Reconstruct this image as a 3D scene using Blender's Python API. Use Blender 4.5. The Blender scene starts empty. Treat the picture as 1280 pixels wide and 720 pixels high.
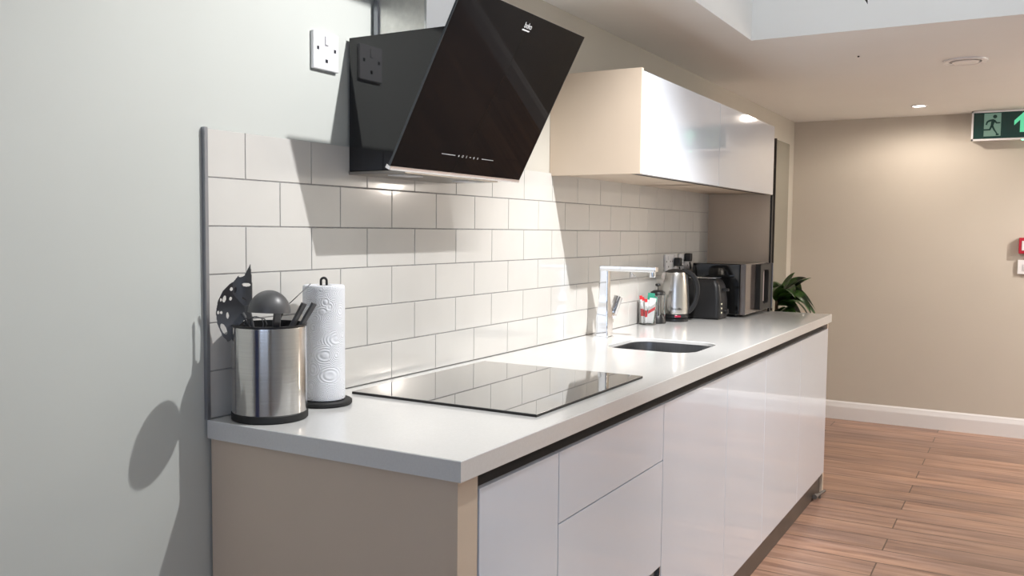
import bpy, bmesh, math, random
from mathutils import Vector, Matrix
random.seed(7)
PI = math.pi
CT = 0.892            # worktop height above the floor; coordinates below are written relative to it
FL = -CT; CE = 1.179  # floor and ceiling, same reference
sc = bpy.context.scene
COL = sc.collection
ORG = {}

# ------------------------------------------------------------------ materials
def mat(name, col, rough=.5, metal=0., spec=.5, ior=1.5, coat=0., coat_rough=.03, trans=0., emis=None, estr=0., aniso=0.):
    m = bpy.data.materials.new(name); m.use_nodes = True
    b = m.node_tree.nodes['Principled BSDF']
    b.inputs['Base Color'].default_value = (*col, 1)
    b.inputs['Roughness'].default_value = rough
    b.inputs['Metallic'].default_value = metal
    b.inputs['Specular IOR Level'].default_value = spec
    b.inputs['IOR'].default_value = ior
    b.inputs['Coat Weight'].default_value = coat
    b.inputs['Coat Roughness'].default_value = coat_rough
    b.inputs['Transmission Weight'].default_value = trans
    b.inputs['Anisotropic'].default_value = aniso
    if emis:
        b.inputs['Emission Color'].default_value = (*emis, 1); b.inputs['Emission Strength'].default_value = estr
    return m
def nd(m, t, **kw):
    n = m.node_tree.nodes.new(t)
    for k, v in kw.items(): setattr(n, k, v)
    return n
def ln(m, a, b): m.node_tree.links.new(a, b)
def coords(m, scale=(1, 1, 1), rot=(0, 0, 0)):
    tc = nd(m, 'ShaderNodeTexCoord'); mp = nd(m, 'ShaderNodeMapping')
    mp.inputs['Scale'].default_value = scale; mp.inputs['Rotation'].default_value = rot
    ln(m, tc.outputs['Object'], mp.inputs['Vector']); return mp.outputs['Vector']
def add_noise(m, scale=(1, 1, 1), s=20, amt=.06, bump=0., detail=4, dist=.01):
    b = m.node_tree.nodes['Principled BSDF']; v = coords(m, scale)
    n = nd(m, 'ShaderNodeTexNoise'); n.inputs['Scale'].default_value = s; n.inputs['Detail'].default_value = detail
    ln(m, v, n.inputs['Vector'])
    c = tuple(b.inputs['Base Color'].default_value)[:3]
    r = nd(m, 'ShaderNodeValToRGB'); e = r.color_ramp.elements
    e[0].position = .3; e[1].position = .7
    e[0].color = (*[x*(1-amt) for x in c], 1); e[1].color = (*[min(1, x*(1+amt)) for x in c], 1)
    ln(m, n.outputs['Fac'], r.inputs['Fac']); ln(m, r.outputs['Color'], b.inputs['Base Color'])
    if bump:
        bp = nd(m, 'ShaderNodeBump'); bp.inputs['Strength'].default_value = bump; bp.inputs['Distance'].default_value = dist
        ln(m, n.outputs['Fac'], bp.inputs['Height']); ln(m, bp.outputs['Normal'], b.inputs['Normal'])
    return m
M = {}
M['wall'] = add_noise(mat('wall_paint_pale', (.59, .615, .585), .75), s=3, amt=.015, bump=.03, detail=8, dist=.002)
M['wallb'] = add_noise(mat('wall_paint_beige', (.58, .535, .47), .7), s=3, amt=.015, bump=.03, detail=8, dist=.002)
M['wallm'] = add_noise(mat('wall_warm_light_tint', (.61, .585, .52), .72), s=3, amt=.015, bump=.03, detail=8, dist=.002)  # warmer tint of the left wall, warm light put into the colour
M['ceil'] = add_noise(mat('ceiling_paint', (.87, .885, .88), .8), s=3, amt=.01)
M['well'] = M['ceil']
M['tile'] = add_noise(mat('tile_glaze', (.66, .648, .618), .16, coat=.4, coat_rough=.05), s=7, amt=.02, bump=.02, dist=.003)
M['grout'] = add_noise(mat('tile_grout', (.36, .355, .35), .9), s=60, amt=.15)
M['trimmetal'] = mat('tile_trim_metal', (.34, .35, .38), .38, metal=.8)
M['quartz'] = add_noise(mat('white_quartz', (.68, .68, .67), .16, coat=.3, coat_rough=.05), s=220, amt=.025)
M['gloss'] = add_noise(mat('gloss_white_door', (.71, .765, .85), .07, coat=.6, coat_rough=.03), s=2, amt=.01)
M['taupe'] = add_noise(mat('beige_carcass', (.66, .545, .43), .42), s=5, amt=.02)
M['carcass'] = mat('carcass_edge', (.56, .50, .41), .4)
M['dark'] = mat('recess_black', (.015, .014, .013), .6)
M['rail'] = mat('grip_rail_grey', (.20, .19, .18), .4, metal=.7)
M['alu'] = mat('bright_aluminium', (.80, .81, .83), .22, metal=1.)
M['kick'] = add_noise(mat('kickboard_grey', (.065, .055, .046), .35), s=8, amt=.1)
M['blackglass'] = mat('black_glass', (.008, .008, .009), .02, ior=1.17)
M['hobglass'] = mat('hob_black_glass', (.012, .012, .013), .02, ior=2.6, coat=1., coat_rough=.0)
M['hoodside'] = mat('hood_black_gloss', (.012, .012, .014), .06, ior=1.55)
M['glassedge'] = mat('glass_edge', (.05, .06, .07), .2)
M['print'] = mat('white_print', (.72, .74, .76), .5)
M['chrome'] = mat('chrome', (.86, .87, .89), .05, metal=1.)
M['blackpl'] = add_noise(mat('black_plastic', (.013, .013, .014), .36), s=40, amt=.1)
M['nylon'] = add_noise(mat('grey_nylon', (.085, .085, .088), .38), s=40, amt=.1)
M['rubber'] = mat('black_rubber', (.012, .012, .012), .6)
M['white_pl'] = mat('white_plastic', (.82, .82, .84), .25)
M['hole'] = mat('socket_hole', (.01, .01, .02), .5)
M['clearglass'] = mat('clear_glass', (1, 1, 1), .0, ior=1.45, trans=1.)
M['sinksteel'] = add_noise(mat('sink_steel', (.20, .205, .215), .36, metal=1.), scale=(1, 8, 1), s=40, amt=.06)
def steel(name, col, rough, ax='Z', an=.7, streak=(60, 60, 1.5)):
    m = add_noise(mat(name, col, rough, metal=1., aniso=an), scale=streak, s=6, amt=.05, bump=.05, dist=.001)
    t = nd(m, 'ShaderNodeTangent', direction_type='RADIAL', axis=ax)
    ln(m, t.outputs[0], m.node_tree.nodes['Principled BSDF'].inputs['Tangent']); m.node_tree.nodes['Principled BSDF'].inputs['Anisotropic Rotation'].default_value = .25; return m
M['steel'] = steel('brushed_steel', (.63, .62, .61), .17, streak=(1.5, 1.5, 60))
M['duct'] = add_noise(mat('chimney_steel', (.80, .79, .76), .38, metal=1.), scale=(2, 2, 2), s=30, amt=.06)
M['paper'] = mat('paper_towel', (.84, .86, .90), .9)
def paper_bump(m):
    b = m.node_tree.nodes['Principled BSDF']
    v = coords(m, (1, 1, 1))
    vo = nd(m, 'ShaderNodeTexVoronoi'); vo.inputs['Scale'].default_value = 26
    ln(m, v, vo.inputs['Vector'])
    mul = nd(m, 'ShaderNodeMath', operation='MULTIPLY'); mul.inputs[1].default_value = 75
    si = nd(m, 'ShaderNodeMath', operation='SINE')
    ln(m, vo.outputs['Distance'], mul.inputs[0]); ln(m, mul.outputs[0], si.inputs[0])
    bp = nd(m, 'ShaderNodeBump'); bp.inputs['Strength'].default_value = .4; bp.inputs['Distance'].default_value = .0016
    ln(m, si.outputs[0], bp.inputs['Height'])
    ln(m, bp.outputs['Normal'], b.inputs['Normal'])
paper_bump(M['paper'])
M['skirt'] = mat('skirting_white', (.80, .79, .80), .3)
M['mirrorpanel'] = mat('grey_green_panel', (.32, .31, .26), .25)
M['leaf'] = mat('leaf_green', (.030, .075, .020), .3, coat=.3)
def leafm(m):
    b = m.node_tree.nodes['Principled BSDF']; v = coords(m)
    n = nd(m, 'ShaderNodeTexNoise'); n.inputs['Scale'].default_value = 18; ln(m, v, n.inputs['Vector'])
    r = nd(m, 'ShaderNodeValToRGB'); r.color_ramp.elements[0].color = (.012, .034, .012, 1); r.color_ramp.elements[1].color = (.10, .27, .05, 1)
    r.color_ramp.elements[0].position = .4; r.color_ramp.elements[1].position = .68
    ln(m, n.outputs['Fac'], r.inputs['Fac']); ln(m, r.outputs['Color'], b.inputs['Base Color'])
leafm(M['leaf'])
M['stem'] = mat('plant_stem', (.10, .07, .04), .7)
M['soil'] = add_noise(mat('potting_soil', (.03, .02, .015), .95), s=80, amt=.4)
M['pot'] = mat('pot_glaze', (.35, .33, .31), .4)
M['red'] = mat('red_plastic', (.42, .012, .03), .35)
M['redcap'] = mat('red_cap', (.70, .03, .04), .4)
M['greenp'] = mat('green_paper', (.03, .30, .20), .5)
M['whitep'] = mat('white_paper', (.78, .80, .80), .6)
M['coffee'] = mat('dark_coffee', (.06, .035, .02), .3)
M['exitgreen'] = mat('exit_sign_green', (.008, .045, .038), .25)
M['exitpale'] = mat('exit_pictogram', (.10, .16, .13), .5, emis=(.16, .30, .23), estr=.45)
M['exitarrow'] = mat('exit_arrow', (.10, .45, .25), .5, emis=(.10, .62, .34), estr=.75)
M['led'] = mat('green_led', (.1, .9, .4), .4, emis=(.1, 1, .45), estr=9)
M['lamp'] = mat('lamp_glow', (1, 1, 1), .5, emis=(1, .98, .95), estr=14)
M['hoodlamp'] = mat('hood_lamp_lens', (.75, .76, .78), .3)
M['orangeled'] = mat('toaster_marks', (.85, .80, .60), .4)
M['fillpane'] = mat('fill_window_glow', (.8, .85, .9), .5, emis=(.45, .65, 1.), estr=2.0)  # glow for the pane of the added window

def floor_mat():
    m = mat('wood_floor', (.4, .25, .15), .34)
    b = m.node_tree.nodes['Principled BSDF']
    tc = nd(m, 'ShaderNodeTexCoord')
    mp = nd(m, 'ShaderNodeMapping'); mp.inputs['Rotation'].default_value = (0, 0, PI/2)
    mp.inputs['Location'].default_value = (0, 0, 0)
    ln(m, tc.outputs['Object'], mp.inputs['Vector'])
    # x' runs along the boards (world Y), y' across them (world X)
    sep = nd(m, 'ShaderNodeSeparateXYZ'); ln(m, tc.outputs['Object'], sep.inputs[0])
    def mth(op, a, bb=None):
        n = nd(m, 'ShaderNodeMath', operation=op)
        for i, x in enumerate((a, bb)):
            if x is None: continue
            if isinstance(x, (int, float)): n.inputs[i].default_value = x
            else: ln(m, x, n.inputs[i])
        return n.outputs[0]
    W = .1585; L = 1.28
    row = mth('DIVIDE', mth('ADD', sep.outputs[0], 20*W-2.351+.5*W+.0), W)
    ri = mth('FLOOR', row); rf = mth('FRACT', row)
    par = mth('MODULO', ri, 2)
    along = mth('DIVIDE', mth('ADD', mth('ADD', sep.outputs[1], .988+8*L), mth('MULTIPLY', par, L*.5)), L)
    ci = mth('FLOOR', along); cf = mth('FRACT', along)
    ex = mth('MINIMUM', rf, mth('SUBTRACT', 1, rf)); ex = mth('MULTIPLY', ex, W)
    ey = mth('MINIMUM', cf, mth('SUBTRACT', 1, cf)); ey = mth('MULTIPLY', ey, L)
    gap = mth('LESS_THAN', ex, .0042); gap2 = mth('LESS_THAN', ey, .0026)
    g = mth('MAXIMUM', mth('MULTIPLY', gap, .75), gap2)
    comb = nd(m, 'ShaderNodeCombineXYZ'); ln(m, ri, comb.inputs[0]); ln(m, ci, comb.inputs[1])
    wn = nd(m, 'ShaderNodeTexWhiteNoise'); ln(m, comb.outputs[0], wn.inputs['Vector'])
    off = nd(m, 'ShaderNodeVectorMath', operation='SCALE'); ln(m, wn.outputs['Color'], off.inputs[0]); off.inputs['Scale'].default_value = 7
    add = nd(m, 'ShaderNodeVectorMath', operation='ADD'); ln(m, tc.outputs['Object'], add.inputs[0]); ln(m, off.outputs[0], add.inputs[1])
    ms = nd(m, 'ShaderNodeMapping'); ms.inputs['Scale'].default_value = (22, 1.5, 1); ln(m, add.outputs[0], ms.inputs['Vector'])
    n1 = nd(m, 'ShaderNodeTexNoise'); n1.inputs['Scale'].default_value = 1.6; n1.inputs['Detail'].default_value = 7; n1.inputs['Distortion'].default_value = .6
    ln(m, ms.outputs[0], n1.inputs['Vector'])
    ms2 = nd(m, 'ShaderNodeMapping'); ms2.inputs['Scale'].default_value = (5, 1.3, 1); ln(m, add.outputs[0], ms2.inputs['Vector'])
    n2 = nd(m, 'ShaderNodeTexNoise'); n2.inputs['Scale'].default_value = 1.5; n2.inputs['Detail'].default_value = 3; ln(m, ms2.outputs[0], n2.inputs['Vector'])
    r1 = nd(m, 'ShaderNodeValToRGB'); e = r1.color_ramp.elements
    e[0].position = .30; e[0].color = (.225, .130, .092, 1); e[1].position = .72; e[1].color = (.42, .275, .205, 1)
    k = r1.color_ramp.elements.new(.5); k.color = (.34, .208, .148, 1)
    ln(m, n1.outputs['Fac'], r1.inputs['Fac'])
    r2 = nd(m, 'ShaderNodeValToRGB'); r2.color_ramp.elements[0].position = .35; r2.color_ramp.elements[1].position = .65
    r2.color_ramp.elements[0].color = (.78, .76, .80, 1); r2.color_ramp.elements[1].color = (1.12, 1.06, 1., 1)
    ln(m, n2.outputs['Fac'], r2.inputs['Fac'])
    mx = nd(m, 'ShaderNodeMix', data_type='RGBA', blend_type='MULTIPLY'); mx.inputs[0].default_value = 1
    ln(m, r1.outputs['Color'], mx.inputs[6]); ln(m, r2.outputs['Color'], mx.inputs[7])
    hs = nd(m, 'ShaderNodeHueSaturation'); ln(m, mx.outputs[2], hs.inputs['Color'])
    ln(m, mth('ADD', mth('MULTIPLY', wn.outputs['Value'], .30), .86), hs.inputs['Value'])
    mx2 = nd(m, 'ShaderNodeMix', data_type='RGBA'); ln(m, mth('MULTIPLY', g, .85), mx2.inputs[0])
    ln(m, hs.outputs['Color'], mx2.inputs[6]); mx2.inputs[7].default_value = (.05, .03, .02, 1)
    ln(m, mx2.outputs[2], b.inputs['Base Color'])
    return m
M['floor'] = floor_mat()

# ------------------------------------------------------------------ mesh helpers (world coordinates, z from the worktop)
def new(): return bmesh.new()
def merge(bm, tb, mtx=None):
    if mtx is not None: bmesh.ops.transform(tb, matrix=mtx, verts=tb.verts)
    me = bpy.data.meshes.new('tmp'); tb.to_mesh(me); tb.free(); bm.from_mesh(me); bpy.data.meshes.remove(me)
def box(bm, x0, x1, y0, y1, z0, z1, bev=0., seg=2, mtx=None):
    t = bmesh.new(); bmesh.ops.create_cube(t, size=1)
    for v in t.verts: v.co = Vector(((x0+x1)/2+v.co.x*(x1-x0), (y0+y1)/2+v.co.y*(y1-y0), (z0+z1)/2+v.co.z*(z1-z0)))
    if bev: bmesh.ops.bevel(t, geom=t.edges[:], offset=bev, segments=seg, profile=.5, affect='EDGES')
    merge(bm, t, mtx); return bm
def lathe(bm, prof, cx, cy, seg=48, mtx=None, closed=False):
    t = bmesh.new(); rings = []
    for r, z in prof:
        if r < 1e-6: rings.append([t.verts.new((0, 0, z))])
        else: rings.append([t.verts.new((r*math.cos(2*PI*i/seg), r*math.sin(2*PI*i/seg), z)) for i in range(seg)])
    prs = list(zip(rings, rings[1:])) + ([(rings[-1], rings[0])] if closed else [])
    for a, b in prs:
        for i in range(seg):
            j = (i+1) % seg
            if len(a) == 1 and len(b) == 1: continue
            if len(a) == 1: t.faces.new((a[0], b[j], b[i]))
            elif len(b) == 1: t.faces.new((a[i], a[j], b[0]))
            else: t.faces.new((a[i], a[j], b[j], b[i]))
    bmesh.ops.recalc_face_normals(t, faces=t.faces[:])
    merge(bm, t, Matrix.Translation((cx, cy, 0)) @ (mtx or Matrix())); return bm
def tube(bm, pts, rad, seg=12, flat=None, closed=False):
    """sweep a circle (or, with flat=(w,h), a rounded rectangle) along pts"""
    pts = [Vector(p) for p in pts]; t = bmesh.new(); rings = []; up = None
    n = len(pts)
    for i, p in enumerate(pts):
        if closed: d = (pts[(i+1) % n]-pts[i-1]).normalized()
        else: d = (pts[min(i+1, n-1)]-pts[max(i-1, 0)]).normalized()
        if up is None:
            up = Vector((0, 0, 1)) if abs(d.z) < .9 else Vector((1, 0, 0))
        a = d.cross(up).normalized(); b = a.cross(d).normalized(); up = b
        r = rad[i] if isinstance(rad, (list, tuple)) else rad
        ring = []
        for k in range(seg):
            th = 2*PI*(k+.5)/seg
            cc, ss = math.cos(th), math.sin(th)
            if flat:
                q = 4
                f = (abs(cc)**q+abs(ss)**q)**(-1/q); ring.append(t.verts.new(p+a*cc*f*flat[0]/2+b*ss*f*flat[1]/2))
            else: ring.append(t.verts.new(p+a*cc*r+b*ss*r))
        rings.append(ring)
    for i in range(n if closed else n-1):
        A, B = rings[i], rings[(i+1) % n]
        for k in range(seg):
            j = (k+1) % seg; t.faces.new((A[k], A[j], B[j], B[k]))
    if not closed: t.faces.new(rings[0][::-1]); t.faces.new(rings[-1])
    bmesh.ops.recalc_face_normals(t, faces=t.faces[:])
    merge(bm, t); return bm
def prism(bm, poly, vec, bev=0.):
    """extrude a planar polygon (3D points) by vec"""
    t = bmesh.new(); vs = [t.verts.new(p) for p in poly]; f = t.faces.new(vs)
    r = bmesh.ops.extrude_face_region(t, geom=[f]); nv = [g for g in r['geom'] if isinstance(g, bmesh.types.BMVert)]
    bmesh.ops.translate(t, vec=Vector(vec), verts=nv)
    bmesh.ops.recalc_face_normals(t, faces=t.faces[:])
    if bev: bmesh.ops.bevel(t, geom=t.edges[:], offset=bev, segments=2, profile=.5, affect='EDGES')
    merge(bm, t); return bm
def rrect(x0, x1, y0, y1, r, seg=10):
    out = []
    for cx, cy, a0 in ((x1-r, y1-r, 0), (x0+r, y1-r, 90), (x0+r, y0+r, 180), (x1-r, y0+r, 270)):
        for i in range(seg+1):
            a = math.radians(a0+90*i/seg); out.append((cx+r*math.cos(a), cy+r*math.sin(a)))
    return out
def loft(bm, loops, cap0=False, cap1=False, closed=True):
    t = bmesh.new(); L = [[t.verts.new(p) for p in l] for l in loops]
    for a, b in zip(L, L[1:]):
        n = len(a)
        for i in range(n if closed else n-1):
            j = (i+1) % n; t.faces.new((a[i], a[j], b[j], b[i]))
    if cap0: t.faces.new(L[0][::-1])
    if cap1: t.faces.new(L[-1])
    bmesh.ops.recalc_face_normals(t, faces=t.faces[:])
    merge(bm, t); return bm

def obj(name, bm, m, parent=None, smooth=True, label=None, origin=None, angle=35, mods=None):
    me = bpy.data.meshes.new(name); bm.to_mesh(me); bm.free()
    if smooth:
        me.polygons.foreach_set('use_smooth', [True]*len(me.polygons)); me.set_sharp_from_angle(angle=math.radians(angle))
    me.materials.append(M[m] if isinstance(m, str) else m)
    o = bpy.data.objects.new(name, me); COL.objects.link(o)
    if parent is None:
        if origin is None:
            xs = [v.co for v in me.vertices]
            origin = ((min(v.x for v in xs)+max(v.x for v in xs))/2, (min(v.y for v in xs)+max(v.y for v in xs))/2, min(v.z for v in xs))
        org = Vector(origin); o.location = org+Vector((0, 0, CT))
    else:
        org = ORG[parent.name]; o.parent = parent
    me.transform(Matrix.Translation(-org)); ORG[o.name] = org
    if smooth:
        wn = o.modifiers.new('normals', 'WEIGHTED_NORMAL'); wn.keep_sharp = True; wn.weight = 100
    if label: o['label'] = label
    return o
def tag(o, label, cat, group=None):
    o['label'] = label; o['category'] = cat
    if group: o['group'] = group
    return o
def thing(name, loc, label, cat, group=None):
    o = bpy.data.objects.new(name, None); COL.objects.link(o); o.empty_display_size = .05
    ORG[o.name] = Vector(loc); o.location = Vector(loc)+Vector((0, 0, CT)); return tag(o, label, cat, group)
def struct(name, bm, m, parent=None, **k):
    o = obj(name, bm, m, parent, **k)
    if parent is None: o['kind'] = 'structure'
    return o
def copy_tree(o, parent=None):
    c = o.copy(); COL.objects.link(c); c.parent = parent
    for ch in list(o.children): copy_tree(ch, c)
    return c
def text(bm, body, size, mtx, ext=.0003, align='CENTER', squeeze=1.):
    cu = bpy.data.curves.new('txt', 'FONT'); cu.body = body; cu.size = size; cu.extrude = ext; cu.align_x = align; cu.resolution_u = 3
    o = bpy.data.objects.new('txt', cu); COL.objects.link(o)
    me = bpy.data.meshes.new_from_object(o.evaluated_get(bpy.context.evaluated_depsgraph_get()))
    bpy.data.objects.remove(o); me.transform(mtx @ Matrix.Diagonal((squeeze, 1, 1, 1))); bm.from_mesh(me); bpy.data.meshes.remove(me)
def basis(o, x, y):
    x = Vector(x).normalized(); y = Vector(y).normalized(); z = x.cross(y).normalized()
    m = Matrix((x, y, z)).transposed().to_4x4(); m.translation = Vector(o); return m

# ------------------------------------------------------------------ the room
XB, XF, YR, WP = -3.2, 5.238, -3.6, .008       # back wall, far wall, opposite wall, painted wall plane
WX0, WX1, WY0, WY1, WZ = -.7, 2.41, -2.3, -.445, 2.15   # skylight well
struct('floor', box(new(), XB-.1, XF+.1, YR-.1, WP+.1, FL-.1, FL), 'floor', origin=(0, 0, -CT))
struct('wall_left', box(new(), XB-.1, .65, WP, WP+.12, FL, CE+.12), 'wall', origin=(0, 0, -CT))
struct('wall_left_warm_lit', box(new(), .65, XF+.1, WP, WP+.12, FL, CE+.12), 'wallm', origin=(0, 0, -CT))  # same wall as wall_left, coloured warmer in place of warmer light
struct('wall_far', box(new(), XF, XF+.12, YR, WP, FL, CE+.12), 'wallb', origin=(0, 0, -CT))
struct('wall_right', box(new(), XB, XF, YR-.12, YR, FL, CE+.12), 'wall', origin=(0, 0, -CT))
b = new()   # wall behind the camera, with an opening for the added window
wy0, wy1, wz0, wz1 = -3.0, -1.0, -.05, 1.0
box(b, XB-.12, XB, YR, wy0, FL, CE+.12); box(b, XB-.12, XB, wy1, WP, FL, CE+.12)
box(b, XB-.12, XB, wy0, wy1, FL, wz0); box(b, XB-.12, XB, wy0, wy1, wz1, CE+.12)
struct('wall_back', b, 'wall', origin=(0, 0, -CT))
b = new()  # window added out of view as a source of fill light
box(b, XB-.1, XB+.01, wy0, wy0+.06, wz0, wz1); box(b, XB-.1, XB+.01, wy1-.06, wy1, wz0, wz1)
box(b, XB-.1, XB+.01, wy0, wy1, wz0, wz0+.06); box(b, XB-.1, XB+.01, wy0, wy1, wz1-.06, wz1)
box(b, XB-.1, XB+.01, -2.03, -1.97, wz0, wz1)
w1 = struct('fill_window', b, 'white_pl')
box_ = box(new(), XB-.09, XB-.08, wy0+.05, wy1-.05, wz0+.05, wz1-.05); obj('pane', box_, 'fillpane', w1)
b = new(); box(b, XB, XB+.035, -.86, -.16, FL+.001, .98, bev=.002)  # added unseen door with handle and trim, for blue reflections in steel
for z0, z1 in ((-.72, -.15), (0, .85)): box(b, XB+.034, XB+.040, -.74, -.28, z0, z1, bev=.002)
dd_ = struct('reflection_door', b, mat('reflection_door_blue', (.03, .07, .26), .35))
obj('door_handle', tube(new(), [(XB+.036, -.79, .05), (XB+.075, -.79, .05), (XB+.078, -.70, .05)], .009, 12), mat('handle_steel', (.6, .6, .6), .3, metal=1.), dd_)
b = new(); box(b, XB, XB+.02, -.93, -.865, FL, 1.05); box(b, XB, XB+.02, -.155, -.09, FL, 1.05); box(b, XB, XB+.02, -.93, -.09, .985, 1.05)
struct('trim_1', b, mat('architrave_white', (.8, .8, .8), .4))
# ceiling with the skylight opening
b = new()
box(b, XB-.1, WX0, YR-.1, WP+.1, CE, CE+.1); box(b, WX1, XF+.1, YR-.1, WP+.1, CE, CE+.1)
box(b, WX0, WX1, WY1, WP+.1, CE, CE+.1); box(b, WX0, WX1, YR-.1, WY0, CE, CE+.1)
struct('ceiling', b, 'ceil', origin=(0, 0, -CT))
b = new()
box(b, WX0-.05, WX0, WY0-.05, WY1+.05, CE+.1, WZ); box(b, WX1, WX1+.05, WY0-.05, WY1+.05, CE+.1, WZ)
box(b, WX0, WX1, WY0-.05, WY0, CE+.1, WZ); box(b, WX0, WX1, WY1, WY1+.05, CE+.1, WZ)
box(b, WX0-.05, WX1+.05, WY0-.05, WY1+.05, WZ, WZ+.05)
struct('trim_2', b, 'well')
# skirting boards
def skirting(x0, y0, x1, y1, nx, ny, name):
    prof = [(0, 0), (.018, 0), (.018, .082), (.014, .092), (.014, .099), (.010, .110), (.010, .115), (.004, .123), (0, .126)]
    P = [Vector((x0+nx*d, y0+ny*d, FL+z)) for d, z in prof]
    struct(name, prism(new(), P, (x1-x0, y1-y0, 0)), 'skirt')
skirting(XF, YR, XF, WP, -1, 0, 'baseboard_far')
skirting(3.345, WP, XF-.02, WP, 0, -1, 'baseboard_left')
skirting(XB, YR, XF-.02, YR, 0, 1, 'baseboard_right')
skirting(XB, WP, -.03, WP, 0, -1, 'baseboard_near')

# ------------------------------------------------------------------ tiled splashback
PX, PZ, TX1 = .2038, .1, 3.302
t = thing('tile_splashback', (1.65, 0, 0), 'splashback of off-white brick-bond wall tiles with grey grout above the worktop', 'splashback')
b = new()
for r in range(6):
    z1 = .6-PZ*r; z0 = z1-PZ
    x = 0 if r % 2 else -PX/2
    while x < TX1-.004:
        a, c = max(x, 0), min(x+PX, TX1)
        if c-a > .006: box(b, a+(.0013 if a > 0 else 0), c-.0013, 0, .007, z0+(.0013 if r < 5 else .002), z1-.0013, bev=.0011, seg=2)
        x += PX
obj('tiles', b, 'tile', t)
obj('grout', box(new(), 0, TX1, .0016, .0078, .0005, .599), 'grout', t)
obj('edge_trim', box(new(), -.0085, -.0005, -.002, .0078, -.0, .601), 'trimmetal', t, label='dark grey metal edge strip')
# scribe strip between base panel and wall
# ------------------------------------------------------------------ worktop with sink cut-out
D, TH, LX = .626, .038, 3.34
HX0, HX1, HY0, HY1 = 1.535, 1.868, -.512, -.193
def ringfill(bm, outer, inner, z, flip=False):
    t = bmesh.new(); ed = []
    for lp in (outer, inner):
        vs = [t.verts.new((x, y, z)) for x, y in lp]
        ed += [t.edges.new((vs[i], vs[(i+1) % len(vs)])) for i in range(len(vs))]
    bmesh.ops.triangle_fill(t, use_beauty=True, use_dissolve=False, edges=ed, normal=(0, 0, -1 if flip else 1))
    bmesh.ops.recalc_face_normals(t, faces=t.faces[:])
    for f in t.faces:
        if (f.normal.z < 0) != flip: f.normal_flip()
    merge(bm, t)
def out(i): return [(-.009+i, -D+i), (LX-i, -D+i), (LX-i, -.0005), (-.009+i, -.0005)]
inn = lambda e: rrect(HX0-e, HX1+e, HY0-e, HY1+e, .075+e)
c = .0015
b = new()
ringfill(b, out(c), inn(c), 0); ringfill(b, out(0), inn(.035), -TH, True)
loft(b, [[(x, y, 0) for x, y in out(c)], [(x, y, -c) for x, y in out(0)], [(x, y, -TH) for x, y in out(0)]])
loft(b, [[(x, y, 0) for x, y in inn(c)], [(x, y, -c) for x, y in inn(0)], [(x, y, -.012) for x, y in inn(0)], [(x, y, -.012) for x, y in inn(.035)], [(x, y, -TH) for x, y in inn(.035)]])
bmesh.ops.remove_doubles(b, verts=b.verts[:], dist=1e-5); bmesh.ops.recalc_face_normals(b, faces=b.faces[:])
tag(obj('worktop', b, 'quartz', origin=(0, -.3, -TH)), 'long white quartz worktop running over the base cabinets along the tiled wall', 'worktop')
# undermount sink
t = thing('kitchen_sink', (1.70, -.35, -.2), 'stainless steel undermount sink bowl set in the white worktop below the tap', 'sink')
def lp(e, z, r): return [(x, y, z) for x, y in rrect(HX0-e, HX1+e, HY0-e, HY1+e, r)]
b = new(); loft(b, [lp(.02, -.0125, .095), lp(.004, -.0125, .079), lp(.002, -.016, .077), lp(-.004, -.10, .072), lp(-.012, -.165, .06), lp(-.03, -.182, .05), lp(-.12, -.187, .02)], cap1=True)
loft(b, [lp(.02, -.0126, .095), lp(.02, -.015, .095), lp(.004, -.018, .08), lp(-.002, -.10, .075), lp(-.01, -.17, .062), lp(-.03, -.188, .05), lp(-.12, -.193, .02)], cap1=True)
obj('bowl', b, 'sinksteel', t)
obj('drain', lathe(new(), [(0, -.184), (.012, -.184), (.03, -.1835), (.042, -.182), (.044, -.186), (0, -.186)], 1.70, -.35), 'chrome', t)

# ------------------------------------------------------------------ base cabinets
YD, YC = -.616, -.594            # door face, carcass front
KZ = -.788                       # bottom of the doors
def door(parent, name, x0, x1, z0, z1, y0=YD, y1=YC-.001, m='gloss'):
    return obj(name, box(new(), x0+.0010, x1-.0010, y0, y1, z0, z1, bev=.0006), m, parent)
def carcass(parent, x0, x1, za=-.080, zb=-.080):
    b = new(); s = .016
    box(b, x0, x0+s, YC, -.02, KZ, za); box(b, x1-s, x1, YC, -.02, KZ, zb); box(b, x0, x1, YC, -.02, KZ, KZ+s); box(b, x0, x1, -.036, -.02, KZ, -.045)
    return obj('carcass', b, 'carcass', parent)
def grip(parent, x0, x1, zt):
    P = [(x0, -.560, zt), (x0, -.560, zt-.030), (x0, -.604, zt-.036), (x0, -.604, zt-.030), (x0, -.575, zt-.024), (x0, -.566, zt-.012), (x0, -.566, zt)]
    return obj('grip_rail', prism(new(), P, (x1-x0, 0, 0)), 'rail', parent)
ZT = -.069
# end panels (boxed near end, thin far end)
b = new(); box(b, .0, .066, YD+.002, -.001, FL, -TH-.0005, bev=.0012)
tag(obj('end_panel', b, 'taupe'), 'wide beige end panel closing the near end of the base cabinets, under the worktop corner', 'end panel')
b = new(); box(b, 3.312, 3.331, YD+.004, -.001, FL, -TH-.0005, bev=.0012)
tag(obj('end_panel', b, 'taupe'), 'thin end panel closing the far end of the base cabinets next to the wooden floor', 'end panel')
u = thing('base_cabinet', (.226, -.3, KZ), 'narrow glossy white base cabinet next to the beige near end panel', 'cabinet')
carcass(u, .068, .385); door(u, 'door', .068, .385, KZ, ZT); grip(u, .068, .385, -TH-.001)
u = thing('drawer_cabinet', (.7, -.3, KZ), 'glossy white three-drawer base cabinet under the black hob', 'cabinet')
carcass(u, .386, 1.014); grip(u, .386, 1.014, -TH-.001)
door(u, 'drawer_front', .386, 1.014, -.2225, ZT); door(u, 'drawer_front', .386, 1.014, -.518, -.2255)
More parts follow.
